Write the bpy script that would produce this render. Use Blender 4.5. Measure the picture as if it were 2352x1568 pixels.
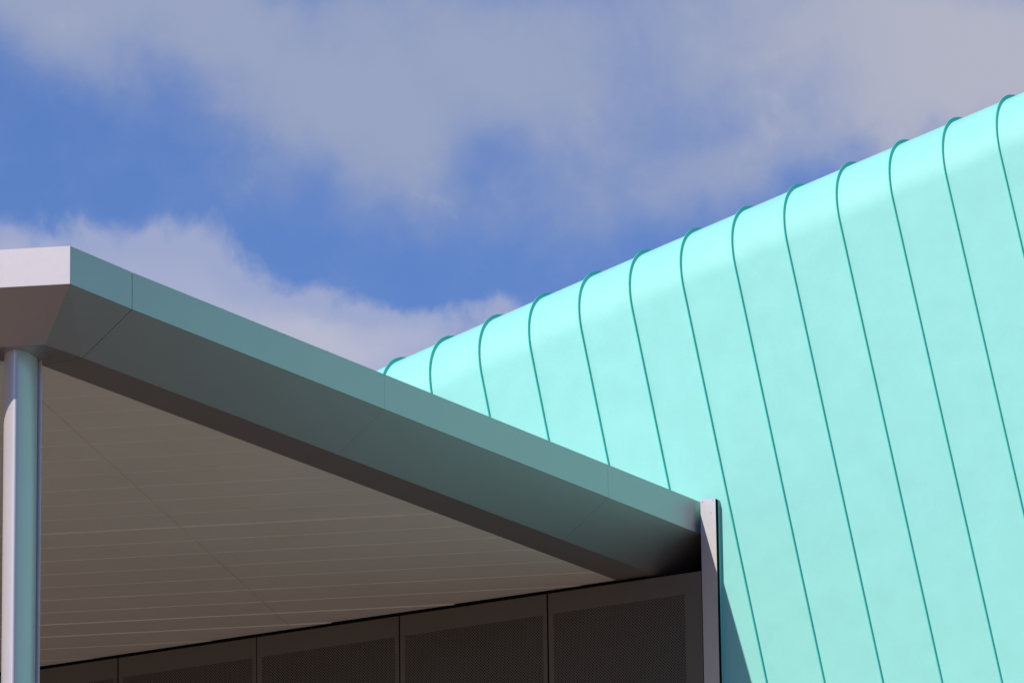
import bpy, bmesh, math
from mathutils import Vector, Matrix

# ------------------------------------------------------------------ scene, camera, light
S = bpy.context.scene
for o in list(bpy.data.objects): bpy.data.objects.remove(o)
COL = S.collection
S.render.engine = 'CYCLES'
S.view_settings.view_transform = 'Standard'
S.view_settings.look = 'None'
S.view_settings.gamma = 1.0
S.view_settings.exposure = 0.05

YAW, PITCH, ROLL = 0.541391, 0.269131, -0.013569
cam_d = bpy.data.cameras.new('camera'); cam = bpy.data.objects.new('camera', cam_d); COL.objects.link(cam)
cam_d.sensor_width = 36.0; cam_d.lens = 16591.17 / 2808.0 * 36.0
cam_d.clip_start = 0.1; cam_d.clip_end = 3000.0
CAMROT = Matrix.Rotation(YAW, 4, 'Z') @ Matrix.Rotation(math.pi/2 + PITCH, 4, 'X') @ Matrix.Rotation(ROLL, 4, 'Z')
cam.matrix_world = Matrix.Translation((0, 0, 1.6)) @ CAMROT
S.camera = cam

SUN_TO = Vector((-0.277, -1.0, 1.0)).normalized()
SUN_EL = math.asin(SUN_TO.z); SUN_ROT = math.atan2(SUN_TO.x, SUN_TO.y)
sd_ = bpy.data.lights.new('sun', 'SUN'); sun = bpy.data.objects.new('sun', sd_); COL.objects.link(sun)
sd_.energy = 5.0; sd_.angle = math.radians(0.5); sd_.color = (1.0, 0.93, 0.845)
sun.rotation_euler = SUN_TO.to_track_quat('Z', 'Y').to_euler()
sun.location = SUN_TO * 60

W = bpy.data.worlds.new('World'); S.world = W; W.use_nodes = True
nt = W.node_tree; nt.nodes.clear()

class NB:
    """small helper for chains of math nodes"""
    def __init__(s, nt): s.nt = nt
    def n(s, t, **k):
        x = s.nt.nodes.new(t)
        for a, b in k.items(): setattr(x, a, b)
        return x
    def put(s, sock, v):
        if isinstance(v, (int, float)): sock.default_value = v
        elif isinstance(v, (tuple, list, Vector)): sock.default_value = tuple(v)
        else: s.nt.links.new(v, sock)
    def m(s, op, a, b=None, c=None, clamp=False):
        x = s.n('ShaderNodeMath', operation=op, use_clamp=clamp)
        s.put(x.inputs[0], a)
        if b is not None: s.put(x.inputs[1], b)
        if c is not None: s.put(x.inputs[2], c)
        return x.outputs[0]
    def v(s, op, a, b=None):
        x = s.n('ShaderNodeVectorMath', operation=op)
        s.put(x.inputs[0], a)
        if b is not None: s.put(x.inputs[1], b)
        return x.outputs['Value'] if op in ('DOT_PRODUCT', 'LENGTH') else x.outputs['Vector']
    def smooth(s, x, lo, hi):
        r = s.n('ShaderNodeMapRange', interpolation_type='SMOOTHSTEP')
        s.put(r.inputs['Value'], x); r.inputs['From Min'].default_value = lo; r.inputs['From Max'].default_value = hi
        return r.outputs['Result']
    def mix(s, f, a, b):
        x = s.n('ShaderNodeMix', data_type='RGBA')
        s.put(x.inputs[0], f)
        for i, c in ((6, a), (7, b)):
            if isinstance(c, (tuple, list)): x.inputs[i].default_value = (*c[:3], 1)
            else: s.nt.links.new(c, x.inputs[i])
        return x.outputs[2]
    def noise(s, vec, scale, detail=4, rough=0.55, dist=0.0, dim='3D'):
        x = s.n('ShaderNodeTexNoise', noise_dimensions=dim)
        if vec is not None: s.nt.links.new(vec, x.inputs['Vector'])
        x.inputs['Scale'].default_value = scale; x.inputs['Detail'].default_value = detail
        x.inputs['Roughness'].default_value = rough; x.inputs['Distortion'].default_value = dist
        return x

b = NB(nt)
sky = b.n('ShaderNodeTexSky', sky_type='NISHITA')
sky.sun_disc = False; sky.sun_elevation = SUN_EL; sky.sun_rotation = SUN_ROT
sky.air_density = 1.0; sky.dust_density = 0.6; sky.ozone_density = 2.2; sky.altitude = 0
tc = b.n('ShaderNodeTexCoord'); D = tc.outputs['Generated']
# the cloud bank stands in one part of the real sky: axes of that part, in world directions
F = (CAMROT @ Vector((0, 0, -1, 0))).xyz; R_ = (CAMROT @ Vector((1, 0, 0, 0))).xyz; U_ = (CAMROT @ Vector((0, 1, 0, 0))).xyz
df = b.m('MAXIMUM', b.v('DOT_PRODUCT', D, F), 0.05)
u = b.m('DIVIDE', b.v('DOT_PRODUCT', D, R_), df)
v = b.m('DIVIDE', b.v('DOT_PRODUCT', D, U_), df)
# warp by soft turbulence so that the banks have ragged edges
nz = b.noise(D, 34.0, 5, 0.55)
nzc = b.v('SUBTRACT', nz.outputs['Color'], (0.5, 0.5, 0.5))
sx = b.n('ShaderNodeSeparateXYZ'); nt.links.new(nzc, sx.inputs[0])
u = b.m('ADD', u, b.m('MULTIPLY', sx.outputs[0], 0.022)); v = b.m('ADD', v, b.m('MULTIPLY', sx.outputs[1], 0.022))
def cloud_sum(blobs):
    tot = None
    for (px, py, rx, ry, ang, w) in blobs:       # bank centre and radii, angular units of 1/13897 rad
        cu, cv = (px - 1176) / 13897.0, -(py - 784) / 13897.0
        c, s_ = math.cos(math.radians(ang)), math.sin(math.radians(ang))
        du, dv = b.m('SUBTRACT', u, cu), b.m('SUBTRACT', v, cv)
        a = b.m('MULTIPLY', b.m('ADD', b.m('MULTIPLY', du, c), b.m('MULTIPLY', dv, s_)), 13897.0 / rx)
        e = b.m('MULTIPLY', b.m('SUBTRACT', b.m('MULTIPLY', dv, c), b.m('MULTIPLY', du, s_)), 13897.0 / ry)
        r2 = b.m('ADD', b.m('MULTIPLY', a, a), b.m('MULTIPLY', e, e))
        g = b.m('MULTIPLY', b.m('EXPONENT', b.m('MULTIPLY', r2, -1.0)), w)
        tot = g if tot is None else b.m('ADD', tot, g)
    return tot
thin = cloud_sum([
    (280, -20, 400, 120, -10, .50), (560, 90, 380, 170, -16, .52), (720, 230, 300, 150, -38, .48),
    (860, 340, 190, 130, -40, .42), (980, 70, 240, 200, 0, .45), (1290, 60, 260, 150, 10, .32),
    (1330, 300, 430, 150, -28, .36), (1130, 200, 200, 120, 0, .20), (1900, 50, 400, 170, -8, .70),
    (2280, 90, 340, 210, 0, .80), (2000, 270, 300, 90, -6, .30), (1700, 400, 460, 80, 20, .34), (1240, 480, 260, 90, 0, .10),
    (1590, 180, 170, 150, -20, .24), (1350, 230, 420, 260, 0, .08), (2110, 310, 70, 45, 20, -.12), (30, 260, 110, 90, 0, -.12), (60, 0, 240, 100, -10, .42), (160, 110, 160, 70, -25, .16)])
thick = cloud_sum([
    (40, 545, 260, 120, -6, .86), (200, 600, 160, 90, 0, .22), (440, 560, 130, 115, -10, .58), (300, 690, 380, 100, -18, .6), (600, 760, 230, 100, -30, .85),
    (830, 830, 230, 100, -22, 1.25), (1130, 742, 90, 42, 8, .75), (990, 800, 150, 55, -20, .8), (60, 760, 300, 200, 0, .5)])
fine = b.noise(D, 70.0, 8, 0.6, 0.3).outputs['Fac']
soft = b.noise(D, 16.0, 4, 0.5).outputs['Fac']
d1 = b.m('ADD', b.m('MULTIPLY', thin, 1.25), b.m('MULTIPLY', b.m('SUBTRACT', soft, 0.5), 0.65))
d1 = b.m('ADD', d1, b.m('MULTIPLY', b.m('SUBTRACT', fine, 0.5), 0.9))
mid = b.noise(D, 30.0, 5, 0.55).outputs['Fac']
d1 = b.m('ADD', d1, b.m('MULTIPLY', b.m('SUBTRACT', mid, 0.5), 0.55))
cov1 = b.m('MULTIPLY', b.smooth(d1, -0.15, 1.20), 0.95)
d2 = b.m('ADD', thick, b.m('ADD', b.m('MULTIPLY', b.m('SUBTRACT', fine, 0.5), 2.0), b.m('MULTIPLY', b.m('SUBTRACT', soft, 0.5), 0.5)))
cov2 = b.m('MULTIPLY', b.smooth(d2, 0.20, 0.95), b.m('ADD', 0.55, b.m('MULTIPLY', b.smooth(thick, 0.9, 1.9), 0.42)))
# scattered clouds over the rest of the sky
gen = b.smooth(b.noise(D, 3.2, 6, 0.55).outputs['Fac'], 0.50, 0.70)
away = b.smooth(b.v('DOT_PRODUCT', D, F), 0.985, 0.95)
cov3 = b.m('MULTIPLY', b.m('MULTIPLY', gen, away), 0.4)
SKY_TINT = (0.62, 0.78, 1.20)
tint = b.n('ShaderNodeMix', data_type='RGBA', blend_type='MULTIPLY'); tint.inputs[0].default_value = 1
nt.links.new(sky.outputs[0], tint.inputs[6]); tint.inputs[7].default_value = (*SKY_TINT, 1)
c1 = b.mix(cov1, tint.outputs[2], b.mix(b.smooth(u, 0.012, 0.075), (3.15, 3.65, 5.25), (4.4, 4.55, 5.45)))
c2 = b.mix(cov2, c1, (4.85, 4.95, 6.1))
c3 = b.mix(cov3, c2, (2.6, 2.6, 2.9))
bg = b.n('ShaderNodeBackground'); bg.inputs['Strength'].default_value = 0.10
nt.links.new(c3, bg.inputs['Color'])
wo = b.n('ShaderNodeOutputWorld'); nt.links.new(bg.outputs[0], wo.inputs['Surface'])

# ------------------------------------------------------------------ helpers
def link(name, me, mat=None, parent=None):
    o = bpy.data.objects.new(name, me); COL.objects.link(o)
    if mat: me.materials.append(mat)
    if parent: o.parent = parent
    return o
def mesh(name, vs, fs, mat=None, parent=None, smooth=False, bevel=0.0):
    me = bpy.data.meshes.new(name); bm = bmesh.new()
    V = [bm.verts.new(x) for x in vs]
    for f in fs: bm.faces.new([V[i] for i in f])
    bmesh.ops.recalc_face_normals(bm, faces=bm.faces)
    if smooth:
        for f in bm.faces: f.smooth = True
    bm.to_mesh(me); bm.free()
    o = link(name, me, mat, parent)
    if bevel:
        md = o.modifiers.new('bevel', 'BEVEL'); md.width = bevel; md.segments = 2; md.limit_method = 'ANGLE'
        md.harden_normals = False
    return o
def boxdata(x0, x1, y0, y1, z0, z1, off=0):
    vs = [(x, y, z) for x in (x0, x1) for y in (y0, y1) for z in (z0, z1)]
    fs = [(0, 1, 3, 2), (4, 6, 7, 5), (0, 4, 5, 1), (2, 3, 7, 6), (0, 2, 6, 4), (1, 5, 7, 3)]
    return vs, [tuple(i + off for i in f) for f in fs]
def box(name, x0, x1, y0, y1, z0, z1, mat, parent=None, bevel=0.0):
    return mesh(name, *boxdata(x0, x1, y0, y1, z0, z1), mat, parent, bevel=bevel)
def thing(name, label, cat, loc=(0, 0, 0), group=None):
    o = bpy.data.objects.new(name, None); COL.objects.link(o); o.empty_display_size = 0.3
    o['label'] = label; o['category'] = cat
    if group: o['group'] = group
    return o
def prism(name, ring, z0, z1, mat, parent, smooth=True):
    n = len(ring); vs = [(x, y, z0) for x, y in ring] + [(x, y, z1) for x, y in ring]
    vs += list(vs)          # the caps have corners of their own, so the sides shade as a true cylinder
    fs = [(i, (i + 1) % n, n + (i + 1) % n, n + i) for i in range(n)] + [tuple(range(2*n, 3*n)), tuple(range(4*n - 1, 3*n - 1, -1))]
    o = mesh(name, vs, fs, mat, parent)
    if smooth:
        for p in o.data.polygons: p.use_smooth = len(p.vertices) == 4
    return o

# ------------------------------------------------------------------ materials
def material(name, base, rough=0.5, metallic=0.0, coat=0.0, coat_rough=0.1, vary=0.04, vscale=1.5, wob=0.0, wobscale=1.2, grain=0.0, spec=0.5):
    m = bpy.data.materials.new(name); m.use_nodes = True
    t = m.node_tree; k = NB(t); bs = t.nodes['Principled BSDF']
    bs.inputs['Roughness'].default_value = rough; bs.inputs['Metallic'].default_value = metallic
    bs.inputs['Coat Weight'].default_value = coat; bs.inputs['Coat Roughness'].default_value = coat_rough
    bs.inputs['Specular IOR Level'].default_value = spec
    co = k.n('ShaderNodeTexCoord').outputs['Object']
    n1 = k.noise(co, vscale, 5, 0.6).outputs['Fac']; n2 = k.noise(co, vscale * 14, 4, 0.6).outputs['Fac']
    f = k.m('ADD', k.m('MULTIPLY', n1, 0.7), k.m('MULTIPLY', n2, 0.3))
    lo = [c * (1 - vary) for c in base]; hi = [min(1, c * (1 + vary)) for c in base]
    t.links.new(k.mix(k.smooth(f, 0.3, 0.7), lo, hi), bs.inputs['Base Color'])
    t.links.new(k.m('ADD', rough - 0.03, k.m('MULTIPLY', n2, 0.06)), bs.inputs['Roughness'])
    if wob or grain:
        bp = k.n('ShaderNodeBump'); bp.inputs['Strength'].default_value = 1.0; bp.inputs['Distance'].default_value = 1.0
        h = k.m('MULTIPLY', k.noise(co, wobscale, 2, 0.4).outputs['Fac'], wob)
        if grain: h = k.m('ADD', h, k.m('MULTIPLY', k.noise(co, 260, 2, 0.5).outputs['Fac'], grain))
        t.links.new(h, bp.inputs['Height']); t.links.new(bp.outputs[0], bs.inputs['Normal'])
    return m
M_TEAL = material('teal_sheet', (0.235, 0.58, 0.53), 0.47, 0.0, vary=0.035, vscale=4.0, wob=0.005, wobscale=2.6, spec=0.3)
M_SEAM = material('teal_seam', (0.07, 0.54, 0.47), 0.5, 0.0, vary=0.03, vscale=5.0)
M_SILVER = material('silver_painted_aluminium', (0.48, 0.442, 0.448), 0.47, 0.85, vary=0.015, vscale=2.0, wob=0.001, wobscale=1.0)
M_PLATE = material('grey_powder_coated_plate', (0.52, 0.50, 0.51), 0.48, 0.85, vary=0.02, vscale=4.0)
M_COLUMN = material('column_paint', (0.58, 0.54, 0.55), 0.34, 0.35, vary=0.02, vscale=2.0)
M_SOFFIT = material('soffit_boards', (0.86, 0.815, 0.75), 0.38, 0.0, vary=0.03, vscale=1.2)
M_DARK = material('shadow_gap_black', (0.004, 0.004, 0.004), 0.9, vary=0.1, spec=0.1)
M_STEEL = material('rivet_steel', (0.30, 0.30, 0.31), 0.4, 0.8, vary=0.05, vscale=20)
M_ROOF = material('roof_membrane', (0.42, 0.42, 0.42), 0.8, vary=0.08)
M_GROUND = material('brick_paving', (0.14, 0.104, 0.08), 0.85, vary=0.18, vscale=0.6)

# perforated cladding: round holes on a 45 degree grid, cut through the sheet by its material
PIT = 0.0215
def perforated():
    m = bpy.data.materials.new('perforated_bronze_panel'); m.use_nodes = True
    t = m.node_tree; k = NB(t); bs = t.nodes['Principled BSDF']
    bs.inputs['Roughness'].default_value = 0.42; bs.inputs['Metallic'].default_value = 0.35
    co = k.n('ShaderNodeTexCoord').outputs['Object']
    s = k.n('ShaderNodeSeparateXYZ'); t.links.new(co, s.inputs[0]); X, Z = s.outputs[0], s.outputs[2]
    n1 = k.noise(co, 2.0, 4, 0.6).outputs['Fac']
    t.links.new(k.mix(n1, (0.128, 0.11, 0.092), (0.148, 0.128, 0.108)), bs.inputs['Base Color'])
    def grid(ox, oz):
        fx = k.m('SUBTRACT', k.m('FRACT', k.m('ADD', k.m('DIVIDE', X, PIT), ox)), 0.5)
        fz = k.m('SUBTRACT', k.m('FRACT', k.m('ADD', k.m('DIVIDE', Z, PIT), oz)), 0.5)
        return k.m('SQRT', k.m('ADD', k.m('MULTIPLY', fx, fx), k.m('MULTIPLY', fz, fz)))
    d = k.m('MINIMUM', grid(0, 0), grid(0.5, 0.5))
    hole = k.m('LESS_THAN', d, 0.235)
    # field limits are given by the sheet's own coordinates (object origin = top left corner of the sheet)
    at = k.n('ShaderNodeAttribute', attribute_type='OBJECT', attribute_name='field_width')
    inx = k.m('MULTIPLY', k.m('GREATER_THAN', X, 0.040), k.m('LESS_THAN', X, at.outputs['Fac']))
    inz = k.m('LESS_THAN', Z, -0.147)
    hole = k.m('MULTIPLY', hole, k.m('MULTIPLY', inx, inz))
    tr = k.n('ShaderNodeBsdfTransparent'); mx = k.n('ShaderNodeMixShader')
    t.links.new(hole, mx.inputs[0]); t.links.new(bs.outputs[0], mx.inputs[1]); t.links.new(tr.outputs[0], mx.inputs[2])
    t.links.new(mx.outputs[0], t.nodes['Material Output'].inputs['Surface'])
    return m
M_PERF = perforated()

# ------------------------------------------------------------------ ground
g = mesh('ground', [(-1500, -1500, 0), (1500, -1500, 0), (1500, 1500, 0), (-1500, 1500, 0)], [(0, 1, 2, 3)], M_GROUND)
g['kind'] = 'structure'

# ------------------------------------------------------------------ teal building
YW = 35.022            # plane of the teal facade
PSI = 0.19984; SP = 0.42011; RAD = 0.57
SD = Vector((math.cos(PSI), 0, math.sin(PSI))); U0 = Vector((-math.sin(PSI), 0, math.cos(PSI)))
O0 = Vector((-20.7716, YW, 10.0))
def hgt(k): return -3.34e-4 * k * k + 0.01104 * k + 2.7123
K0, K1 = -9.0, 30.0
teal = thing('teal_building', 'pale turquoise metal clad building with rounded eaves rising to the right behind the canopy', 'building')
# cross-section: list of (height above spring line, depth, normal angle)
TH = [math.radians(t) for t in range(0, 79, 3)]
ZFOOT = 6.6          # the cladding stops above an added dark base that cuts teal bounce
def section(k, lift=0.0, zfoot=ZFOOT):
    out = []
    # foot of the facade at z = zfoot
    base = O0 + SD * SP * k
    tfoot = (zfoot - base.z) / U0.z
    nrm0 = Vector((0, -1, 0))
    for f in (0.0, 0.25, 0.5, 0.75, 0.9):
        t = tfoot + (hgt(k) - tfoot) * f
        out.append(base + U0 * t + nrm0 * lift)
    for th in TH:
        n = (U0 * math.sin(th) + nrm0 * math.cos(th))
        c = base + U0 * hgt(k) + Vector((0, RAD, 0))
        out.append(c + n * (RAD + lift))
    th = TH[-1]; tan = U0 * math.cos(th) + Vector((0, 1, 0)) * math.sin(th); n = U0 * math.sin(th) + nrm0 * math.cos(th)
    for l in (1.0, 3.0, 7.0): out.append(c + n * (RAD + lift) + tan * l)
    return out
ZCUT = 11.46         # left of the trim the cladding stops above the canopy; right of it it runs on down
XR = -19.427
# sheet metal wall that rolls over into the roof
rows = []; ks = [K0 + i * 0.5 for i in range(int((K1 - K0) * 2) + 1)]
vs = []; fs = []
for k in ks: vs += section(k, 0.0, ZCUT)
n = len(section(0))
for i in range(len(ks) - 1):
    for j in range(n - 1):
        fs.append((i*n + j, (i+1)*n + j, (i+1)*n + j + 1, i*n + j + 1))
kb = len(vs)
XS = -19.566
vs += [Vector((XS, YW, ZFOOT)), Vector((section(K1)[0].x, YW, ZFOOT)), Vector((section(K1, 0, ZCUT)[0].x, YW, ZCUT)), Vector((XS, YW, ZCUT))]
fs.append((kb, kb + 1, kb + 2, kb + 3))
sheet = mesh('wall', vs, fs, M_TEAL, teal, smooth=True)
# back and gable walls close the volume
def gable(k):
    s = section(k, -0.02); z0 = min(p.z for p in s)
    back = s[-1]
    return s + [Vector((back.x, back.y, 0.0))]
for k, nm in ((K0, 'gable_wall'), (K1, 'gable_wall')):
    ring = gable(k); mesh(nm, ring, [tuple(range(len(ring)))], M_TEAL, teal)
_a, _b = section(K0)[-1], section(K1)[-1]
mesh('back_wall', [_a, _b, Vector((_b.x, _b.y, 0)), Vector((_a.x, _a.y, 0))], [(0, 1, 2, 3)], M_TEAL, teal)
M_BASE = material('bounce_cut_grey', (0.10, 0.10, 0.10), 0.6, vary=0.08, vscale=1.0)
box('bounce_cut_wall', -25.0, -8.5, YW + .03, YW + 9.0, 0, ZFOOT + .3, M_BASE, teal)  # unseen dark storey, added to weaken teal bounce on the canopy underside
# standing seams, one every sheet
FIN, TK = 0.025, 0.0055
def foot(k, z): return O0.x + SP * SD.x * k + U0.x * ((z - O0.z - SP * SD.z * k) / U0.z)
def seam(k):
    half = SD * (TK / 2); vs = []; fs = []
    def run(s0, s1):
        m = len(s0); b0 = len(vs)
        for i in range(m): vs.extend([s0[i] - half, s0[i] + half, s1[i] + half, s1[i] - half])
        for i in range(m - 1):
            a, c = b0 + 4*i, b0 + 4*(i+1)
            fs.extend([(a, c, c+3, a+3), (a+1, a+2, c+2, c+1), (a+3, c+3, c+2, a+2)])
        fs.extend([(b0, b0+3, b0+2, b0+1), (b0+4*m-4, b0+4*m-3, b0+4*m-2, b0+4*m-1)])
    if foot(k, ZCUT) > XR + .01: run(section(k), section(k, FIN))
    else:
        run(section(k, 0, ZCUT), section(k, FIN, ZCUT))
        if foot(k, ZFOOT) > XR + .05:       # the part that comes out again to the right of the trim
            zt = ZCUT
            while foot(k, zt) < XR + .012: zt -= .01
            a, c = Vector((foot(k, ZFOOT), YW, ZFOOT)), Vector((foot(k, zt), YW, zt)); l = Vector((0, -FIN, 0))
            o = mesh('standing_seam', vs, fs, M_SEAM, teal); vs.clear(); fs.clear()
            run([a, c], [a + l, c + l])
    return mesh('standing_seam', vs, fs, M_SEAM, teal)
for k in range(-6, 22): seam(k + 0.012)
# turned-up edge of the teal sheet behind the corner trim
mesh('sheet_upstand', [(-19.424, YW + .01, 0), (-19.424, YW - .026, 0), (-19.424, YW - .026, 11.497), (-19.424, YW + .01, 11.497),
                       (-19.427, YW + .01, 0), (-19.427, YW - .026, 0), (-19.427, YW - .026, 11.497), (-19.427, YW + .01, 11.497)],
     [(0, 1, 2, 3), (7, 6, 5, 4), (0, 4, 5, 1), (1, 5, 6, 2), (2, 6, 7, 3)], M_TEAL, teal)

# ------------------------------------------------------------------ perforated wall under the canopy
W0 = YW - 0.050
ZC = 11.0358; ZT = 11.024; XF = -19.5703; ZF2_ = 11.2785
screen = thing('perforated_wall', 'dark bronze wall of perforated metal panels in the shade under the canopy', 'wall')
joints = [-24.373 - 1.198*2, -24.373 - 1.198, -24.373, -23.177, -21.983, -20.778]
ends = joints[1:] + [-19.553]
for i, (xa, xb) in enumerate(zip(joints, ends)):
    gp = (.007, .007, .011, .007, .011, .013)[i]
    w = xb - xa - gp
    zt = ZT - 0.036
    if i == len(joints) - 1: zt = ZT - 0.012
    vs, fs = boxdata(0, w, 0, 0.003, -3.6, 0)
    o = mesh('panel', vs, fs[2:3], M_PERF, screen)     # outer sheet: the face with the holes
    o.location = (xa + gp, W0 - 0.004, ZT - 0.012)
    o['field_width'] = float(1.080 if i == 5 else w - 0.032)
    # folded edges and the lower plain part
    e = []
    f = []
    for q in ((0, w, 0.0005, 0.010, -0.0012, 0), (0, 0.0012, 0.0005, 0.010, -3.6, -0.0013), (w - 0.0012, w, 0.0005, 0.010, -3.6, -0.0013)):
        a, c = boxdata(*q, off=len(e)); e += a; f += c
    r = mesh('folded_edge', e, f, M_PLATE if False else M_PERF, o); r['field_width'] = 0.0
    box('lower_panel', xa + gp, xb, W0 - 0.004, W0 - 0.002, 0, ZT - 3.64, M_PERF, screen)['field_width'] = 0.0
box('backing', -44, -20.0, W0 + 0.012, W0 + 0.020, 0, ZC + .25, M_DARK, screen)
box('backing', -19.999, -19.56, W0 + 0.012, W0 + 0.020, 0, ZT - .02, M_DARK, screen)
box('wall_sheet', -44, joints[0] - 0.01, W0 - 0.004, W0 + 0.010, 0, ZT - 0.03, M_PERF, screen)['field_width'] = 0.0
# recess at the canopy end: black sheets added to keep light out
box('recess_light_stop', -20.4, -19.55, YW + .30, YW + .31, 10.8, ZCUT - .01, M_DARK, screen)
box('recess_light_stop', -19.562, -19.558, W0 + .03, YW + .298, 10.8, ZF2_ - .006, M_DARK, screen)
box('recess_light_stop', -20.4, -19.563, W0 + .021, YW + .298, 10.8, 10.81, M_DARK, screen)

trim = thing('corner_trim', 'narrow upright grey metal trim with rivets between the canopy end and the turquoise wall', 'metal trim')
XL0, XL1 = -19.5425, -19.4255
vsx = [(XL0, W0 - .012, 0), (XL1, W0 - .012, 0), (XL1, W0 - .012, 11.5005), (XL0, W0 - .012, 11.5065),
       (XL0, W0 - .009, 0), (XL1, W0 - .009, 0), (XL1, W0 - .009, 11.5005), (XL0, W0 - .009, 11.5065)]
mesh('face_plate', vsx, [(0, 1, 2, 3), (4, 7, 6, 5), (0, 4, 5, 1), (3, 2, 6, 7), (1, 5, 6, 2), (0, 3, 7, 4)], M_PLATE, trim)
box('return_edge', XL1 - .0035, XL1 - .0005, W0 - .0088, YW - .027, 0, 11.499, M_DARK, trim)
box('return_edge', XL0 + .0005, XL0 + .003, W0 - .0088, W0 + .002, 0, 11.505, M_PLATE, trim)
def rivet(x, z, y, r, parent, nrm='y'):
    bm = bmesh.new(); bmesh.ops.create_uvsphere(bm, u_segments=12, v_segments=8, radius=r)
    for q in bm.verts: q.co.y *= 0.55
    me = bpy.data.meshes.new('rivet'); bm.to_mesh(me); bm.free()
    for p in me.polygons: p.use_smooth = True
    o = link('rivet', me, M_STEEL, parent); o.location = (x, y, z)
    if nrm == 'x': o.rotation_euler.z = math.pi/2
    return o
for x, z in ((-19.525, 11.490), (-19.445, 11.489), (-19.463, 11.405), (-19.465, 10.937), (-19.463, 10.478), (-19.463, 10.02), (-19.463, 9.56)):
    rivet(x, z, W0 - .0125, .0042, trim)

# ------------------------------------------------------------------ canopy
canopy = thing('entrance_canopy', 'large flat canopy with folded silver fascia and boarded soffit meeting the turquoise building', 'canopy')
XF, ZF1, ZF2, XC, XI = -19.5703, 11.5045, 11.2785, -19.921, -20.2195
YE = YW + 0.29                      # canopy runs past the trim into the recess
LD = Vector((-0.9195, -0.3930, 0)); LD.normalize()      # direction of the front fascia, going left
def on_front(p, s): return Vector((p[0], p[1], p[2])) + LD * s
A = (XF, 27.580, ZF1 + .008); B = (XF, 27.580, ZF2 + .006); Cc = (-19.937, 27.851, ZC)
# where the inner edge of the underside strip turns the corner: offset of the front line by the strip width
nin = Vector((-LD.y, LD.x, 0)); nin = -nin if nin.y < 0 else nin
STR = 0.31
base = Vector(Cc) + nin * STR
s_in = (XI - base.x) / LD.x; Ic = base + LD * s_in; Ic = (XI, Ic.y, ZC)
LEN = 24.0
Yj = [28.2125, 30.988, 33.760]
edges = [None] + Yj + [YE]
GAP = 0.0042
TKN = 0.004
def slab(name, quad, mat, inward, parent=canopy):
    """thin sheet with real thickness: four corners pushed along 'inward'"""
    q = [Vector(p) for p in quad]; w = [p + Vector(inward) * TKN for p in q]
    n = len(q)
    fs = [tuple(range(n)), tuple(range(2*n-1, n-1, -1))] + [(i, (i+1) % n, n + (i+1) % n, n + i) for i in range(n)]
    return mesh(name, q + w, fs, mat, parent)
YA = [27.580] + Yj + [YE]
for i in range(4):
    gl = (0, .0045, .0016, .0022, 0)
    y0, y1 = YA[i] + gl[i]/2, YA[i+1] - gl[i+1]/2
    t0 = A[2] if i == 0 else ZF1; b0 = B[2] if i == 0 else ZF2
    slab('fascia_panel', [(XF, y0, t0), (XF, y1, ZF1), (XF, y1, ZF2), (XF, y0, b0)], M_SILVER, (-1, 0, 0))
    # sloping face under it
    c0 = Cc if i == 0 else (XC, y0, ZC)
    nn = Vector((-(ZF2 - ZC), 0, (XF - XC))).normalized()
    slab('sloping_panel', [(XF - (.0025 if i else 0), y0, b0 - .0015), (XF - .0025, y1, ZF2 - .0015), (XC, y1, ZC), c0], M_SILVER, nn)
    # flat strip underneath
    i0 = Ic if i == 0 else (XI, y0, ZC)
    slab('underside_strip', [(c0[0] - .0015, c0[1] + (.001 if i == 0 else 0), ZC), (XC - .0015, y1, ZC), (XI, y1, ZC), i0], M_SILVER, (0, 0, 1))
# front side, running out of the picture to the left
seg = [0, 2.78, 5.56, 8.34, 11.12, 13.9, 16.68]
def L(p, s, dz=0): q = Vector(p) + LD * s; q.z += dz; return q
for i in range(len(seg) - 1):
    a, c = seg[i] + (GAP/2 if i else 0), seg[i+1] - GAP/2
    k0 = -.008 if i else 0; k1 = -.008
    nin3 = nin
    slab('fascia_panel', [L(A, a, k0), L(A, c, k1), L(B, c, -.006), L(B, a, -.006 if i else 0)], M_SILVER, nin3)
    slab('sloping_panel', [L(B, a, -.0075 if i else -.0015) + nin*(.0025 if i else 0), L(B, c, -.0075) + nin*.0025, L(Cc, c), L(Cc, a)], M_SILVER, (nin*.55 + Vector((0, 0, .83))))
    slab('underside_strip', [L(Cc, a) + nin*.0015, L(Cc, c) + nin*.0015, L(Ic, c), L(Ic, a)], M_SILVER, (0, 0, 1))
# dark core behind the panel joints
core = [Vector(A) + nin*.02 + Vector((-.02, 0, -.03)), L(A, 16.6) + nin*.02 + Vector((0, 0, -.03)), Vector((L(A, 16.6).x, YE, ZF1 - .03)), Vector((XF - .02, YE - .002, ZF1 - .03))]
low = [Vector((p.x, p.y, ZF2 + .02)) for p in core]
mesh('core', core + low, [(0, 1, 2, 3), (7, 6, 5, 4), (0, 4, 5, 1), (1, 5, 6, 2), (2, 6, 7, 3), (3, 7, 4, 0)], M_DARK, canopy)
# top sheet
top = [Vector(A) + Vector((-.004, .004, -.012)), L(A, 16.68, -.02), Vector((L(A, 16.68).x, YE, ZF1 - .012)), Vector((XF - .006, YE, ZF1 - .012))]
mesh('roof_sheet', top, [(0, 1, 2, 3)], M_ROOF, canopy)
# backing behind the joints of the sloping face and strip
bk = [(XF - .02, 27.7, ZF2 + .010), (XF - .02, YE, ZF2 + .010), (XC, YE, ZC + .012), (XC, 27.95, ZC + .012), (XI, 28.25, ZC + .012), (XI, YE, ZC + .012)]
mesh('joint_backing', bk, [(0, 1, 2, 3), (3, 2, 5, 4)], M_DARK, canopy)

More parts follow.
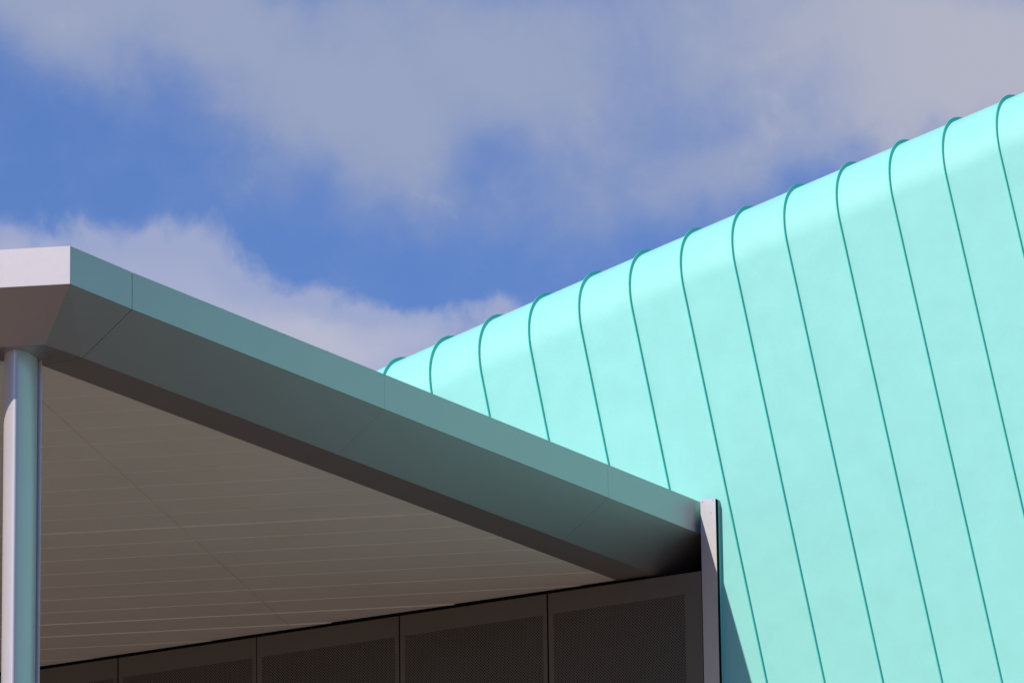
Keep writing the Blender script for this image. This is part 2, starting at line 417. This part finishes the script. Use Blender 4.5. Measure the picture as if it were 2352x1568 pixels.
# soffit boards, clipped to the area inside the strip
def clip(poly, p, n):
    out = []
    for i in range(len(poly)):
        a, c = poly[i], poly[(i + 1) % len(poly)]
        da, dc = (a[0]-p[0])*n[0] + (a[1]-p[1])*n[1], (c[0]-p[0])*n[0] + (c[1]-p[1])*n[1]
        if da >= 0: out.append(a)
        if da * dc < 0:
            t = da / (da - dc); out.append((a[0] + (c[0]-a[0])*t, a[1] + (c[1]-a[1])*t))
    return out
PA = math.radians(21.6); pd = Vector((math.cos(PA), math.sin(PA))); pn = Vector((-math.sin(PA), math.cos(PA)))
jd = Vector((math.cos(math.radians(109.66)), math.sin(math.radians(109.66))))
J0 = Vector((-21.449, 30.981))
import random; random.seed(4)
off0 = Vector((-22.041, 30.744)).dot(pn)
PW = 0.3755
def inside(poly):
    for p, n in (((XI - .0005, 0), (-1, 0)), ((0, YE + .004), (0, -1)), ((Ic[0], Ic[1]), (nin.x, nin.y)), ((-38, 0), (1, 0))):
        if len(poly) < 3: return poly
        poly = clip(poly, p, n)
    return poly
vs = []; fs = []; backvs = []
mids = []
for r in range(-22, 18):
    lo = off0 + r * PW; hi = lo + PW
    gw = random.choice((.0015, .002, .0025, .0025, .003, .005))
    # butt joint line crossing this board, every 3.0 m along the board
    for q in range(-7, 3):
        def pt(off, e, g):
            # point on the joint line at board offset 'off'
            tt = (off - J0.dot(pn)) / jd.dot(pn); P_ = J0 + jd * tt + pd * (e * 3.6 + g); return (P_.x, P_.y)
        g = .0018
        quad = [pt(lo + .0004, q, g), pt(lo + .0004, q + 1, -g), pt(hi, q + 1, -g), pt(hi, q, g)]
        poly = inside(quad)
        if len(poly) < 3: continue
        k = len(vs); m = len(poly); Z = ZC + .002
        # each board drops a little from its far edge to its near edge, leaving a small lip that faces outwards
        vs += [(x, y, Z + gw * ((x*pn.x + y*pn.y) - lo) / PW) for x, y in poly] + [(x, y, Z + .012) for x, y in poly]
        fs += [tuple(range(k, k + m)), tuple(range(k + 2*m - 1, k + m - 1, -1))] + [(k + i, k + (i+1) % m, k + m + (i+1) % m, k + m + i) for i in range(m)]
mesh('soffit', vs, fs, M_SOFFIT, canopy)
bkp = inside([(-39, 10), (-15, 10), (-15, 40), (-39, 40)])
mesh('soffit_backing', [(x, y, ZC + .016) for x, y in bkp], [tuple(range(len(bkp)))], M_DARK, canopy)
# small screw heads along the top edge of the long fascia
for y, z in ((28.094, 11.506), (29.166, 11.508), (29.752, 11.509), (29.837, 11.493), (30.33, 11.506), (32.594, 11.484)):
    o = rivet(XF + .0005, z, y, .0035, canopy, 'x'); o.name = 'screw_head'; o.location = (XF + .0005, y, z)

# ------------------------------------------------------------------ column
col = thing('column', 'tall silver grey rounded column holding up the corner of the canopy', 'column')
def arc(p, th, th1, rad, n):
    """outline piece of given radius while its outward normal turns from th to th1 (degrees)"""
    out = []; x, y = p; d = math.radians((th1 - th) / n)
    for k in range(n):
        m = math.radians(th) + d * (k + .5)
        x += -math.sin(m) * rad * d; y += math.cos(m) * rad * d; out.append((x, y))
    return out
P0 = (.063, -.126)
fwd = [P0] + arc(P0, -12, 32, .40, 16); fwd += arc(fwd[-1], 32, 168, .045, 12)
rev = arc(P0, -12, -100, .017, 8); rev += arc(rev[-1], -100, -128, .22, 6)
e0, e1 = Vector(fwd[-1]), Vector(rev[-1])
t0_ = Vector((-math.sin(math.radians(168)), math.cos(math.radians(168)))) * .3
t1_ = Vector((-math.sin(math.radians(-128)), math.cos(math.radians(-128)))) * .3
join = []
for k in range(1, 16):
    t = k / 16; join.append(tuple((2*t**3-3*t*t+1)*e0 + (t**3-2*t*t+t)*t0_ + (-2*t**3+3*t*t)*e1 + (t**3-t*t)*t1_))
outline = fwd + join + rev[::-1]
shrink = lambda q: (.045 + (q[0] - .045) * .93, -.139 + (q[1] + .139) * .93)
outline = [shrink(q) for q in outline]
CX_, CY_ = -20.187, 27.963
prism('shaft', [(CX_ + x, CY_ + y) for x, y in outline], 0, ZC - .001, M_COLUMN, col)
cover = [(.016, .170), (.030, .170), (.0355, .176), (.033, .184), (.015, .192), (-.03, .190), (-.04, .176), (-.03, .168)]
prism('rear_cover', [(CX_ + x, CY_ + y) for x, y in map(shrink, cover)], 0, ZC - .001, M_COLUMN, col)
